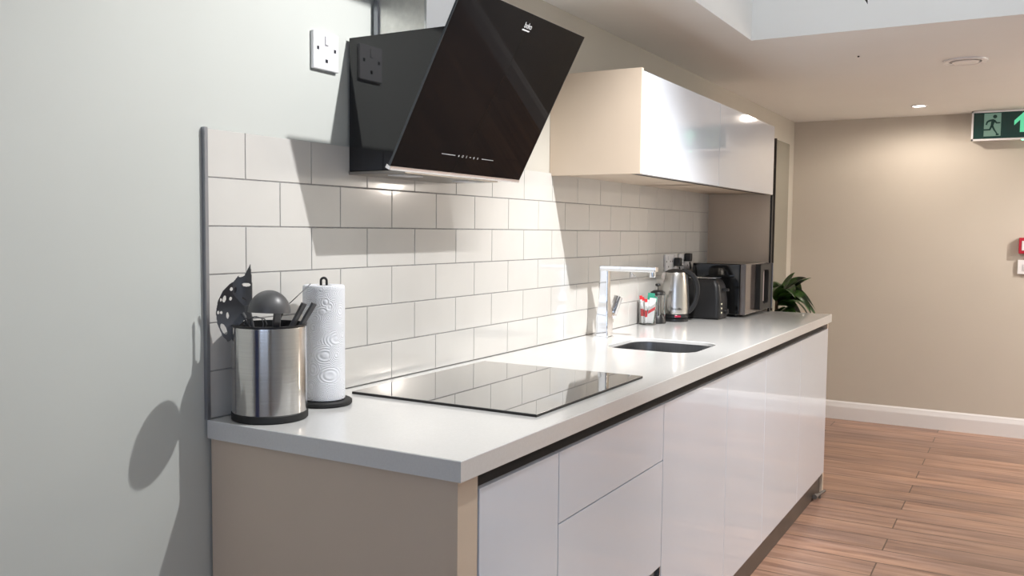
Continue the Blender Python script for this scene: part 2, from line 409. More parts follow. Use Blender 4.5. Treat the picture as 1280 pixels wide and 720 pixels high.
door(u, 'drawer_front', .386, 1.014, KZ, -.562)
b = new(); box(b, .389, 1.011, -.575, -.570, -.560, -.519); g = obj('drawer_recess', b, 'dark', u, label='black finger recess')
b = new(); box(b, .389, 1.011, -.606, -.571, -.560, -.556); box(b, .389, 1.011, -.610, -.606, -.560, -.549, bev=.001)
obj('pull_lip', b, 'alu', u, label='bright aluminium pull lip')
b = new(); box(b, 1.0085, 1.0125, -.6145, -.571, -.558, -.519); obj('recess_end_cap', b, 'alu', u)
for x0, x1, lab in ((1.015, 1.612, 'glossy white base cabinet right beside the drawers, first of the four full-height doors'),
                    (1.613, 2.110, 'glossy white base cabinet under the sink, second of the four full-height doors'),
                    (2.111, 2.711, 'glossy white base cabinet under the kettle, third of the four full-height doors'),
                    (2.712, 3.311, 'glossy white base cabinet under the microwave, last before the far end panel')):
    u = thing('base_cabinet', ((x0+x1)/2, -.3, KZ), lab, 'cabinet')
    carcass(u, x0, x1, -.23 if x0 == 1.613 else -.080, -.23 if x1 == 1.612 else -.080); door(u, 'door', x0, x1, KZ, ZT); grip(u, x0, x1, -TH-.001)
tag(obj('kickboard', box(new(), .067, 3.311, -.598, -.582, FL+.001, KZ-.001), 'kick'), 'dark recessed kickboard along the floor under the white base cabinets', 'kickboard')
b = new(); tube(b, [(3.13, -.614, FL+.026), (3.275, -.630, FL+.020)], .007, 12); tube(b, [(3.12, -.613, FL+.026), (3.15, -.616, FL+.025)], .012, 12)
tube(b, [(3.20, -.622, FL), (3.20, -.622, FL+.024)], .006, 10)
tag(obj('pipe_stub', b, 'rail'), 'short metal pipe end lying at the far foot of the kickboard', 'pipe')

# ------------------------------------------------------------------ hob
b = new()
t = thing('induction_hob', (.685, -.31, 0), 'flat black glass hob set on the white worktop under the hood', 'hob')
box(b, .383, .990, -.562, -.056, .0002, .0052); obj('rim', b, 'dark', t)
obj('glass_top', box(new(), .3835, .9895, -.5615, -.0565, .0053, .0064), 'hobglass', t)

# ------------------------------------------------------------------ extractor hood
t = thing('extractor_hood', (.65, -.15, .535), 'black angled glass extractor hood with a steel chimney over the hob', 'extractor hood')
GA = Vector((0, -.181, .539)); GD = Vector((0, -.46272, .88650)); GN = Vector((0, -.8865, -.46272))   # glass: bottom edge, up, outward
GX0, GX1, GL = .368, .967, .4365
def gp(x, s, n=0): return Vector((x, 0, 0))+GA+GD*s+GN*n
BX0, BX1 = .44, .862
b = new(); prism(b, [(BX0, 0, .538), (BX0, -.160, .538), (BX0, -.330, .862), (BX0, 0, .862)], (BX1-BX0, 0, 0), bev=.002)
obj('body', b, 'hoodside', t)
b = new(); box(b, BX0-.003, BX1+.004, -.172, -.0005, .530, .5375, bev=.001); obj('underside_plate', b, mat('underside_steel', (.34, .32, .29), .3, metal=1.), t)
b = new(); box(b, BX0+.03, BX0+.11, -.145, -.095, .5275, .5305, bev=.001); obj('lamp_lens', b, 'hoodlamp', t)
b = new(); box(b, BX1-.11, BX1-.03, -.145, -.095, .5275, .5305, bev=.001); obj('lamp_lens', b, 'hoodlamp', t)
b = new(); prism(b, [gp(GX0, .003), gp(GX0, GL), gp(GX0, GL, -.006), gp(GX0, .003, -.006)], (GX1-GX0, 0, 0), bev=.0012)
gf = obj('glass_front', b, 'blackglass', t)
for xa in (GX0-.0022, GX1+.0002):
    b = prism(new(), [gp(xa, .003, -.0005), gp(xa, GL, -.0005), gp(xa, GL, -.0055), gp(xa, .003, -.0055)], (.002, 0, 0))
    obj('glass_edge', b, 'glassedge', gf)
b = new(); prism(b, [gp(GX0-.001, -.006, .0015), gp(GX0-.001, .004, .0015), gp(GX0-.001, .004, -.012), gp(GX0-.001, -.006, -.012)], (GX1-GX0+.002, 0, 0), bev=.001)
obj('chrome_strip', b, 'alu', t)
b = new(); text(b, 'beko', .020, basis(gp(.676, .400, .0004), (1, 0, 0), GD), squeeze=.9)
prism(b, [gp(.654, .3925, .0002), gp(.688, .3925, .0002), gp(.691, .3960, .0002), gp(.657, .3960, .0002)], GN*.0004)
obj('logo', b, 'print', gf)
for xa, xb in ((.543, .603), (.728, .786)):
    b = prism(new(), [gp(xa, .0495, .0002), gp(xb, .0495, .0002), gp(xb, .0510, .0002), gp(xa, .0510, .0002)], GN*.0003)
    obj('control_line', b, 'print', gf)
for i, xc in enumerate((.619, .637, .655, .672, .690, .708)):
    b = new(); m_ = basis(gp(xc, .050, .0002), (1, 0, 0), GD); r = .0034
    if i == 0: lathe(b, [(0, .0003), (r*.7, .0003), (r*.7, 0)], 0, 0, 16, m_)
    elif i == 1: lathe(b, [(r*.7, 0), (r*.75, .0003), (r, .0003), (r, 0)], 0, 0, 20, m_)
    elif i == 2: box(b, -r*.2, r*.2, -r, r, 0, .0003, mtx=m_)
    elif i == 3: box(b, -r, r, -r*.2, r*.2, 0, .0003, mtx=m_)
    elif i == 4: box(b, -r, r, -r*.25, r*.25, 0, .0003, mtx=m_); box(b, -r*.25, r*.25, -r, r, 0, .0003, mtx=m_)
    else: lathe(b, [(r*.5, 0), (r*.55, .0003), (r*.75, .0003), (r*.75, 0)], 0, 0, 20, m_)
    obj('control_icon', b, 'print', gf)
b = new(); box(b, .542, .752, -.158, -.0005, .8622, CE-.001, bev=.001); ch = obj('chimney', b, 'duct', t)
b = new(); box(b, .541, .753, -.1595, -.152, .8625, CE-.0015, bev=.001); obj('chimney_corner', b, 'alu', ch)
b = new(); box(b, .536, .5415, -.012, .0, .8625, CE-.0015); obj('chimney_flange', b, 'trimmetal', ch)

# ------------------------------------------------------------------ wall cabinets
for x0, x1, lab in ((1.517, 2.385, 'glossy white wall cabinet with beige side, nearer of the two above the tap'),
                    (2.386, 3.298, 'glossy white wall cabinet, farther of the two, above the kettle and microwave')):
    u = thing('wall_cabinet', ((x0+x1)/2, -.16, .59), lab, 'cabinet')
    b = new(); s = .018
    if x0 < 2: box(b, x0, x0+s, -.331, WP-.001, .59, .938, bev=.001); xi = x0+s
    else: xi = x0; box(b, x0, x0+s, -.310, WP-.001, .597, .93)
    box(b, x1-s, x1, -.310, WP-.001, .597, .93)
    box(b, xi, x1, -.310, WP-.001, .597, .613); box(b, xi, x1, -.310, WP-.001, .914, .93); box(b, xi, x1, .0, WP-.001, .613, .914)
    obj('carcass', b, 'taupe', u)
    obj('door', box(new(), xi+.001, x1-.001, -.331, -.312, .590, .930, bev=.0012), 'gloss', u)
    obj('grip_rail', box(new(), xi+.002, x1-.002, -.3105, -.285, .591, .5965), 'dark', u, label='thin black grip rail under the door')
# upright side panel at the far end of the worktop
t = thing('side_panel', (3.313, -.16, 0), 'upright beige panel standing on the worktop behind the microwave', 'panel')
obj('board', box(new(), 3.303, 3.326, -.318, WP-.001, .0005, .93, bev=.001), 'taupe', t)
obj('edge_band', box(new(), 3.301, 3.328, -.327, -.3185, .0005, .589), 'dark', t, label='black front edge')
# tall wall panel beyond the worktop
t = thing('wall_panel', (4.82, 0, -.70), 'tall narrow grey-green panel on the wall beyond the cabinets, above the plant', 'panel')
obj('sheet', box(new(), 4.625, 5.02, -.012, WP-.0005, -.70, 1.005, bev=.0015), 'mirrorpanel', t)
b = new(); box(b, 4.612, 4.6245, -.022, WP-.0005, -.70, 1.008); obj('frame_edge', b, 'dark', t)

# ------------------------------------------------------------------ sockets
def socket(name, x0, x1, z0, z1, lab, gangs):
    t = thing(name, ((x0+x1)/2, 0, z0), lab, 'socket')
    yb = WP-.0005 if z0 > .6 else -.0005
    obj('face_plate', box(new(), x0, x1, yb-.010, yb, z0, z1, bev=.003, seg=3), 'white_pl', t)
    w = (x1-x0)/gangs
    for i in range(gangs):
        cx = x0+w*(i+.5); h = z1-z0
        obj('switch', box(new(), cx-.006, cx+.006, yb-.0135, yb-.0095, z0+h*.66, z0+h*.90, bev=.001), 'white_pl', t)
        obj('socket_hole', box(new(), cx-.004, cx+.004, yb-.0106, yb-.009, z0+h*.20, z0+h*.29), 'hole', t)
        for s in (-1, 1): obj('socket_hole', box(new(), cx+s*w*.33-.0035, cx+s*w*.33+.0035, yb-.0106, yb-.009, z0+h*.51, z0+h*.60), 'hole', t)
    return t
socket('wall_socket', .312, .401, .770, .858, 'single white wall socket with switch left of the black hood', 1)
socket('wall_socket', 2.650, 2.800, .218, .295, 'double white socket on the tiles above the kettle', 2)
socket('wall_socket', 2.842, 2.992, .218, .295, 'double white socket on the tiles just above the toaster', 2)
def plug(x, z, lab, zc, xe):
    t = thing('power_plug', (x, -.03, z-.02), lab, 'plug')
    b = new(); box(b, x-.017, x+.017, -.044, -.0125, z-.020, z+.020, bev=.006, seg=3); obj('plug_body', b, 'blackpl', t)
    P = [(x, -.035, z-.022), (x+.002, -.040, z-.05), (x+(xe-x)*.5, -.040, z-.11), (xe, -.03, zc)]
    obj('cable', tube(new(), P, .0035, 8), 'rubber', t)
plug(2.767, .258, 'black plug in the socket right above the kettle handle', .01, 2.74)
plug(2.914, .277, 'black plug peeking out above the microwave top', .01, 2.90)

# ------------------------------------------------------------------ utensil holder
HX, HY = .080, -.089
RV = Vector((math.sin(.522), -math.cos(.522), 0)); FV = Vector((math.cos(.522), math.sin(.522), 0)); UP = Vector((0, 0, 1))
def H(a, z, c=0): return Vector((HX, HY, 0))+RV*a+UP*z-FV*c      # across, height, towards the room
t = thing('utensil_holder', (HX, HY, 0), 'brushed steel cylindrical utensil holder with black base at the near end of the worktop', 'utensil holder')
obj('shell', lathe(new(), [(.0765, .017), (.0765, .192), (.0758, .194), (.0755, .192), (.0755, .016)], HX, HY, 72, closed=True), 'steel', t)
obj('base_ring', lathe(new(), [(0, .0005), (.076, .0005), (.0785, .003), (.0785, .015), (.0770, .0168), (0, .0168)], HX, HY, 72), 'rubber', t)
obj('inner_sleeve', lathe(new(), [(.0753, .018), (.0753, .1945), (.0772, .1945), (.0772, .1985), (.0735, .1985), (.0735, .018)], HX, HY, 72, closed=True), 'blackpl', t)
GU = 'dark grey nylon utensils in the steel holder'
# ladle
t = thing('ladle', H(.0, .02), 'dark grey nylon ladle, its domed bowl upside down over the holder', 'ladle')
b = new(); prof = []
for i in range(13):
    a = PI/2*i/12; prof.append((.0410*math.sin(a), .214+.044*math.cos(a)))
prof += [(.0390, .214)]+[(.0390*math.sin(PI/2*i/12), .214+.0415*math.cos(PI/2*i/12)) for i in range(11, -1, -1)]
c_ = H(.0306, 0, .113); lathe(b, [(max(r, 0), z-.214) for r, z in prof], 0, 0, 40, Matrix.Translation((c_.x, c_.y, .232)) @ Matrix.Rotation(.06, 4, 'Y'))
obj('bowl', b, 'nylon', t)
obj('handle', tube(new(), [H(.040, .240, .082), H(.036, .222, .074), H(.030, .205, .058), H(.022, .16, .035), H(.01, .03, -.02)], .01, 10, flat=(.016, .009)), 'nylon', t)
# sheets with holes
def inpoly(x, y, P):
    c = False; n = len(P)
    for i in range(n):
        x1, y1 = P[i]; x2, y2 = P[i-1]
        if (y1 > y) != (y2 > y) and x < (x2-x1)*(y-y1)/(y2-y1)+x1: c = not c
    return c
def sheet(poly, holes, surf, thick=.0022, step=.0011):
    """poly/holes in (a,z); surf(a,z) -> world point; holes as (a,z,ra,rz,tilt)"""
    bm = new(); xs = [p[0] for p in poly]; zs = [p[1] for p in poly]
    nx = int((max(xs)-min(xs))/step)+2; nz = int((max(zs)-min(zs))/step)+2; V = {}
    def gv(i, j):
        if (i, j) not in V: V[i, j] = bm.verts.new(surf(min(xs)+i*step, min(zs)+j*step))
        return V[i, j]
    for i in range(nx):
        for j in range(nz):
            x = min(xs)+(i+.5)*step; z = min(zs)+(j+.5)*step
            if not inpoly(x, z, poly): continue
            bad = False
            for (hx, hz, ra, rz, tl) in holes:
                dx, dz = x-hx, z-hz; u = dx*math.cos(tl)+dz*math.sin(tl); w = -dx*math.sin(tl)+dz*math.cos(tl)
                if (u/ra)**2+(w/rz)**2 < 1: bad = True
            if not bad: bm.faces.new((gv(i, j), gv(i+1, j), gv(i+1, j+1), gv(i, j+1)))
    for _ in range(4): bmesh.ops.smooth_vert(bm, verts=[v for v in bm.verts if v.is_boundary], factor=.5, use_axis_x=True, use_axis_y=True, use_axis_z=True)
    bmesh.ops.recalc_face_normals(bm, faces=bm.faces[:])
    r = bmesh.ops.solidify(bm, geom=bm.faces[:], thickness=thick)
    return bm
def px(x, y): return ((x-336)/583, .193+(404-y)/583)
# skimmer hanging over the left rim
sk = [px(*p) for p in ((300, 350), (306, 362), (309, 380), (305, 396), (297, 404), (291, 418), (284, 424), (277, 416), (271, 402), (269.5, 388), (272, 374), (278, 362), (287, 353), (294, 349))]
sh = [(*px(*p[:2]), p[2]/583, p[3]/583, p[4]) for p in ((280, 371.5, 1.6, 4.2, -.25), (288.5, 359.5, 1.4, 2.2, -.2), (287.5, 371, 1.2, 2.2, -.2), (276, 372.5, .9, 2, -.2), (272.5, 388, .9, 2, 0), (276, 388, 1.2, 1.6, 0), (283.5, 391.5, 1.2, 3.8, 0), (279, 408, 2.6, 7, .45))]
t = thing('skimmer', H(-.03, .02), 'dark grey nylon skimmer with round holes leaning over the left rim of the holder', 'skimmer', None)
def sf(a, z):
    c = .033-.25*(a+.115)+3*(z-.215)**2
    return H(a+.271*c+.004, z+.09*c, c)
obj('head', sheet(sk, sh, sf), 'nylon', t)
obj('handle', tube(new(), [H(-.050, .222, .020), H(-.040, .203, .018), H(-.025, .15, .01), H(.0, .03, .0)], .01, 10, flat=(.013, .007)), 'nylon', t)
# slotted server with pointed tip
sv = [px(*p) for p in ((312.5, 329.5), (314, 344), (315, 362), (314, 380), (307, 383), (298, 374), (291, 366), (291, 352), (297, 344), (306, 341))]
sh = [(*px(*p[:2]), p[2]/583, p[3]/583, p[4]) for p in ((307, 354.5, 5.5, 1.9, .0), (294, 361, 1.2, 3.4, -.2), (302, 343.5, 4, 1.1, .4), (304, 371, 3.5, .7, -.5))]
t = thing('slotted_server', H(-.03, .02), 'dark grey nylon server with slots and a pointed tip, tallest in the holder', 'serving spoon')
obj('head', sheet(sv, sh, lambda a, z: H(a+.016, z+.004, .045+9*(a+.055)**2)), 'nylon', t)
obj('handle', tube(new(), [H(-.032, .240, .047), H(-.028, .215, .045), H(-.015, .12, .025), H(.02, .03, -.01)], .01, 10, flat=(.013, .008)), 'nylon', t)
# thin turner seen edge-on
t = thing('turner', H(.02, .02), 'thin metal turner seen edge-on, leaning right out of the holder', 'spatula')
b = new()
A_, B_ = H(.034, .232), H(.086, .281)
dd = (B_-A_).normalized(); EV = -FV+RV*.262+UP*.09; b = prism(new(), [A_, A_+EV*.030, B_+EV*.034, B_], (dd.cross(FV))*.0018); obj('blade', b, 'steel', t)
obj('handle', tube(new(), [H(.036, .234, .015), H(.02, .205, .01), H(-.01, .12, 0), H(-.03, .03, 0)], .004, 10), 'steel', t)
# whisk-like wires
t = thing('wire_whisk', H(-.01, .02), 'small steel wire whisk with its loops just below the ladle bowl', 'whisk')
for s, c0 in ((-1, 0), (1, .004), (-.5, .008), (.6, -.004)):
    b = tube(new(), [H(-.012, .15, .035+c0), H(-.012+s*.010, .18, .04+c0), H(-.016+s*.024, .202, .045+c0), H(-.016+s*.020, .213, .046+c0), H(-.016, .217, .046+c0)], .0012, 8); obj('wire_loop', b, 'nylon', t)
obj('handle', tube(new(), [H(-.012, .155, .036), H(-.008, .03, .015)], .006, 10), 'blackpl', t)
# tongs
t = thing('tongs', H(.03, .02), 'dark grey flat tongs with two parallel arms leaning right in the holder', 'tongs')
for k in (0, 1):
    a0, a1 = H(.047+.016*k, .187, .018-.012*k), H(.077+.018*k, .243-.001*k, .018-.012*k)
    obj('arm', tube(new(), [H(.0+.008*k, .05, .0), a0, a1], .01, 12, flat=(.007, .014)), 'nylon', t)

# ------------------------------------------------------------------ paper towel
KX, KY = .255, -.082
t = thing('towel_stand', (KX, KY, 0), 'black paper towel stand with round base and loop top behind the steel holder', 'towel holder')
obj('base', lathe(new(), [(0, .0005), (.060, .0005), (.063, .003), (.063, .009), (.060, .0115), (0, .0115)], KX, KY, 64), 'rubber', t)
b = new(); tube(b, [(KX, KY, .011), (KX, KY, .268)], .004, 12); obj('pole', b, 'rubber', t)
b = new(); P = [Vector((KX, KY, 0))+RV*(-.0065)+UP*.266, Vector((KX, KY, 0))+RV*(-.0065)+UP*.279]
for i in range(9):
    a = PI-PI*i/8; P.append(Vector((KX, KY, .280))+RV*(.0065*math.cos(a))+UP*(.0065*math.sin(a)))
P += [Vector((KX, KY, 0))+RV*.0065+UP*.266]
tube(b, P, .0028, 12); obj('loop', b, 'rubber', t)
t = thing('paper_towel_roll', (KX, KY, .012), 'white embossed paper towel roll on the black stand', 'paper towel')
b = new(); prof = [(.019, .0125), (.045, .0125), (.0468, .0145), (.047, .02)]+[(.047, .02+.238*i/10) for i in range(1, 10)]+[(.047, .262), (.0462, .268), (.0445, .2705), (.019, .2705)]
lathe(b, prof, KX, KY, 96, closed=True); pr_ = obj('paper', b, 'paper', t)
b = new(); tube(b, [(KX+.047*math.cos(a), KY+.047*math.sin(a), .0) for a in ()] or [(0, 0, 0), (0, 0, .001)], .0001, 3); b.free()
obj('cardboard_core', lathe(new(), [(.0175, .0125), (.0188, .0125), (.0188, .2690), (.0175, .2690)], KX, KY, 40, closed=True), mat('cardboard', (.45, .33, .22), .9), t)

# ------------------------------------------------------------------ tap
TX, TY = 1.80, -.085
t = thing('mixer_tap', (TX, TY, 0), 'tall square chrome mixer tap with side lever behind the sink', 'tap')
def sq(cx, cy, w, d, z): return [(x, y, z) for x, y in rrect(cx-w/2, cx+w/2, cy-d/2, cy+d/2, .005, 4)]
b = new(); loft(b, [sq(TX, TY, .062, .058, .0004), sq(TX, TY, .062, .058, .005), sq(TX, TY, .052, .050, .006), sq(TX, TY, .052, .050, .075), sq(TX, TY, .034, .040, .125), sq(TX, TY, .028, .036, .160), sq(TX, TY, .028, .036, .262)], cap0=True, cap1=True)
obj('column', b, 'chrome', t)
b = new(); box(b, TX-.016, TX+.016, TY-.205, TY+.018, .2505, .2705, bev=.003); obj('spout', b, 'chrome', t)
b = new(); lathe(b, [(0, .2325), (.010, .2325), (.012, .235), (.012, .2504), (0, .2504)], TX, TY-.188, 24); obj('aerator', b, 'chrome', t)
b = new(); tube(b, [(TX+.02, TY-.008, .082), (TX+.058, TY-.008, .082)], .017, 24); obj('cartridge', b, 'chrome', t)
b = new(); tube(b, [(TX+.05, TY-.010, .082), (TX+.056, TY-.018, .11), (TX+.070, TY-.026, .150)], .01, 14, flat=(.028, .034)); tube(b, [(TX+.050, TY-.010, .078), (TX+.046, TY-.012, .052)], .005, 10); obj('lever', b, 'chrome', t)
# small adhesive hook on tiles
t = thing('wall_hook', (2.262, 0, .205), 'tiny white hook stuck on the tiles behind the tap spout', 'hook')
obj('backplate', box(new(), 2.252, 2.272, -.005, -.0006, .205, .232, bev=.002), 'white_pl', t)
obj('hook', tube(new(), [(2.262, -.005, .222), (2.262, -.014, .214), (2.262, -.018, .208), (2.262, -.022, .214)], .0025, 8), 'white_pl', t)

# ------------------------------------------------------------------ glass of sticks and sachets
JX, JY = 2.335, -.050
t = thing('glass_tumbler', (JX, JY, 0), 'clear glass tumbler holding sachets and red-capped sticks beside the cafetiere', 'glass')
obj('glass_wall', lathe(new(), [(0, .0005), (.034, .0005), (.0355, .003), (.038, .098), (.0368, .099), (.0345, .006), (0, .006)], JX, JY, 40), 'clearglass', t)
GS = 'red-capped sticks standing in the glass tumbler'
for i, (da, dc, h, tl) in enumerate(((-.030, .004, .125, -.10), (-.012, .014, .112, .05), (-.021, -.008, .118, -.02))):
    p0 = Vector((JX, JY, 0))+RV*(da*.75)-FV*dc*.8+UP*.008; p1 = Vector((JX, JY, 0))+RV*(da+tl*.02)-FV*dc+UP*h
    labs = ('red-capped stick farthest left in the glass tumbler', 'shorter red-capped stick in front in the glass tumbler', 'red-capped stick at the back of the glass tumbler')
    s = thing('sugar_stick', p0, labs[i], 'stick', GS)
    d_ = p1-p0
    obj('tube_body', tube(new(), [p0, p0+d_*.86], .0052, 12), 'whitep', s)
    obj('cap', tube(new(), [p0+d_*.86, p1], [.0066, .0062], 12), 'redcap', s)
    obj('print_band', tube(new(), [p0+d_*.25, p0+d_*.52], .0054, 12), 'redcap', s, label='red printed band')
GP = 'paper sachets standing in the glass tumbler'
for i, (da, dc, w, h, lean, m_, lab) in enumerate(((.004, -.004, .030, .128, .10, 'greenp', 'green paper sachet sticking out highest from the glass tumbler'), (.010, .016, .028, .108, .12, 'whitep', 'white paper sachet with a red stripe at the front of the glass tumbler'),
                                            (-.006, .008, .024, .100, .05, 'whitep', 'white paper sachet with a green stripe behind the red-capped sticks'), (.024, .006, .014, .112, .14, 'greenp', 'green paper sachet at the right of the glass tumbler'))):
    p0 = Vector((JX, JY, .008))+RV*(da*.7)-FV*dc
    s = thing('sachet', p0, lab, 'sachet', GP)
    u_ = (UP+RV*lean).normalized(); w_ = (RV-u_*RV.dot(u_)).normalized(); n_ = u_.cross(w_)
    P = [p0-w_*w/2, p0+w_*w/2, p0+w_*w/2+u_*h, p0-w_*w/2+u_*h]
    obj('wrapper', prism(new(), P, n_*.003, bev=.001), m_, s)
    P = [p0-w_*w*.5+u_*h*.35, p0+w_*w*.5+u_*h*.55, p0+w_*w*.5+u_*h*.68, p0-w_*w*.5+u_*h*.48]
    obj('stripe', prism(new(), [q-n_*.0006 for q in P], n_*.0042), 'redcap' if m_ == 'whitep' and i == 1 else ('whitep' if m_ == 'greenp' else 'greenp'), s)

# ------------------------------------------------------------------ cafetiere
CX, CY = 2.42, -.062
t = thing('cafetiere', (CX, CY, 0), 'small glass cafetiere with black base, lid and plunger beside the kettle', 'coffee press')
obj('beaker', lathe(new(), [(0, .024), (.0275, .024), (.029, .027), (.029, .120), (.030, .124), (.0285, .124), (.0275, .028), (0, .028)], CX, CY, 40), 'clearglass', t)
b = new(); lathe(b, [(0, .0005), (.036, .0005), (.038, .004), (.036, .016), (.032, .030), (.0295, .034), (.0295, .0232), (0, .0232)], CX, CY, 40); obj('base', b, 'blackpl', t)
b = new(); lathe(b, [(0, .1245), (.031, .1245), (.0335, .128), (.031, .138), (.018, .144), (0, .145)], CX, CY, 40); lid = obj('lid', b, 'blackpl', t)
b = new(); tube(b, [(CX, CY, .145), (CX, CY, .164)], .002, 8); lathe(b, [(0, .162), (.010, .162), (.013, .167), (.010, .173), (0, .174)], CX, CY, 24); obj('plunger_knob', b, 'blackpl', lid)
for k in range(4):
    a = .6+k*PI/2; b = tube(new(), [(CX+.0312*math.cos(a), CY+.0312*math.sin(a), z) for z in (.03, .075, .124)], .0018, 8); obj('frame_wire', b, 'chrome', t)
b = new(); a = Vector((CX, CY, 0))+RV*.0
tube(b, [a+FV*.03+UP*.118, a+FV*.058+UP*.116, a+FV*.064+UP*.09, a+FV*.058+UP*.05, a+FV*.034+UP*.040], .005, 10); obj('handle', b, 'blackpl', t)

# ------------------------------------------------------------------ kettle
EX, EY = 2.56, -.090
t = thing('electric_kettle', (EX, EY, 0), 'brushed steel electric kettle with black lid and handle beside the toaster', 'kettle')
ks = mat('kettle_steel', (.66, .64, .61), .27, metal=1.)
obj('body', lathe(new(), [(.058, .034), (.060, .038), (.060, .06), (.0585, .11), (.0545, .165), (.049, .205), (.0455, .218), (.044, .2185), (.044, .2150), (.0565, .04)], EX, EY, 64, closed=True), ks, t)
pb = obj('power_base', lathe(new(), [(0, .0005), (.059, .0005), (.061, .003), (.061, .012), (.058, .0145), (.055, .0155), (.0585, .0165), (.0605, .019), (.0605, .033), (0, .0335)], EX, EY, 64), 'blackpl', t)
b = new(); P = []
for i in range(7):
    a = math.atan2(-FV.y, -FV.x)+(-.22+.44*i/6)+.05
    P.append((EX+.0612*math.cos(a), EY+.0612*math.sin(a), .0255))
tube(b, P, .01, 8, flat=(.004, .009)); obj('indicator_window', b, mat('red_window', (.30, .01, .04), .2, emis=(.5, .01, .05), estr=.25), t)
b = new(); lathe(b, [(0, .234), (.012, .234), (.020, .232), (.034, .228), (.044, .2215), (.045, .2188), (0, .2188)], EX, EY, 48); lid = obj('lid', b, 'blackpl', t)
# spout faces left in view (towards -RV)
b = new(); c0 = Vector((EX, EY, 0))
loft(b, [[c0-RV*.040+FV*.016+UP*.214, c0-RV*.040-FV*.016+UP*.214, c0-RV*.053-FV*.006+UP*.172, c0-RV*.053+FV*.006+UP*.172],
         [c0-RV*.060+FV*.010+UP*.2165, c0-RV*.060-FV*.010+UP*.2165, c0-RV*.064-FV*.004+UP*.200, c0-RV*.064+FV*.004+UP*.200]], True, True); obj('spout', b, ks, t)
b = new(); P = [c0+RV*a+UP*z for a, z in ((.030, .224), (.052, .224), (.072, .212), (.092, .185), (.101, .150), (.099, .110), (.086, .070), (.066, .045), (.057, .042))]
# smooth the handle path
def smooth(P, it=2):
    for _ in range(it):
        Q = [P[0]]
        for a, b_ in zip(P, P[1:]): Q += [a*.75+b_*.25, a*.25+b_*.75]
        P = Q+[P[-1]]
    return P
tube(b, smooth(P), .01, 14, flat=(.016, .022)); obj('handle', b, 'blackpl', t)
b = new(); tube(b, [c0+RV*.059+UP*.05, c0+RV*.0555+UP*.13, c0+RV*.048+UP*.205], .01, 12, flat=(.012, .014)); obj('handle_rail', b, 'nylon', t)
b = new(); bdir = (-FV*.97+RV*(-.05)).normalized(); side = Vector((bdir.y, -bdir.x, 0)); side = side if side.dot(RV) > 0 else -side
text(b, 'Breville', .0165, basis(c0+bdir*.0606+UP*.053, side, UP)); obj('logo', b, 'dark', t)

# ------------------------------------------------------------------ toaster
x0, x1, y0, y1, h = 2.705, 2.842, -.252, -.082, .188
t = thing('toaster', ((x0+x1)/2, (y0+y1)/2, 0), 'matt black two-slice toaster between the kettle and the microwave', 'toaster')
def rr(x0, x1, y0, y1, r, z): return [(x, y, z) for x, y in rrect(x0, x1, y0, y1, r, 6)]
b = new(); loft(b, [rr(x0+.004, x1-.004, y0+.004, y1-.004, .02, .006), rr(x0, x1, y0, y1, .022, .012), rr(x0+.002, x1-.002, y0+.001, y1-.001, .022, .09), rr(x0+.008, x1-.008, y0+.008, y1-.006, .022, .15), rr(x0+.016, x1-.016, y0+.020, y1-.012, .020, h-.012), rr(x0+.026, x1-.026, y0+.034, y1-.020, .015, h-.002)], cap0=True, cap1=True)
obj('shell', b, mat('toaster_black', (.009, .009, .010), .42), t)
b = new(); box(b, x0+.022, x1-.022, y0+.030, y1-.016, h-.001, h+.003, bev=.001); tp = obj('steel_top', b, M['alu'], t)
for xc in (x0+.050, x1-.050): obj('bread_slot', box(new(), xc-.012, xc+.012, y0+.042, y1-.028, h+.0005, h+.0035), 'dark', tp)
b = new(); box(b, x0+.01, x1-.01, y0+.01, y1-.01, .0005, .0065); obj('foot_plinth', b, 'rubber', t)
b = new(); box(b, x1-.086, x1-.062, y0-.022, y0+.006, .130, .142, bev=.003); obj('lever', b, 'blackpl', t)
b = new(); lathe(b, [(0, 0), (.013, 0), (.012, .014), (0, .015)], 0, 0, 24, basis((x1-.05, y0+.001, .035), (1, 0, 0), (0, 0, 1))); obj('browning_dial', b, 'blackpl', t)
for z in (.032, .052, .072):
    b = new(); lathe(b, [(0, .0), (.0045, .0), (.0045, .003), (0, .0035)], 0, 0, 14, basis((x0+.026, y0+.0005, z), (1, 0, 0), (0, 0, 1))); obj('button', b, 'orangeled', t)

# ------------------------------------------------------------------ microwave
x0, x1, y0, y1 = 2.885, 3.285, -.318, -.060
t = thing('microwave', ((x0+x1)/2, -.16, 0), 'black microwave oven with framed upright handle at the far end of the worktop', 'microwave')
obj('casing', box(new(), x0, x1, y0+.028, y1, .012, .252, bev=.005, seg=3), mat('microwave_gloss', (.010, .010, .010), .08, coat=.3), t)
b = new(); box(b, x0, x1, y0, y0+.0275, .012, .252, bev=.004, seg=3); dr = obj('door', b, mat('microwave_door', (.10, .082, .076), .12, coat=.5), t)
yh0, yh1 = y0-.024, y0-.0005
def hl(e, y, r): return [(x, y, z) for x, z in rrect(x0+.175+e, x0+.385-e, .024+e*.55, .246-e*.55, r, 6)]
b = new(); loft(b, [hl(0, yh1, .012), hl(0, yh0+.002, .012), hl(.002, yh0, .012), hl(.050, yh0, .020), hl(.052, yh0+.002, .020), hl(.052, yh1, .020)])
obj('handle', b, 'dark', dr)
b = new(); box(b, x0+.240, x0+.320, y0-.0045, y0-.0003, .060, .212, bev=.001); obj('handle_inlay', b, mat('inlay_rose', (.62, .54, .53), .25), dr, label='pale grey inlay behind the handle')
b = new(); box(b, x1-.013, x1-.001, y0-.030, y0-.001, .020, .248, bev=.003); obj('door_edge', b, mat('door_edge_grey', (.16, .16, .17), .3, metal=.6), dr)
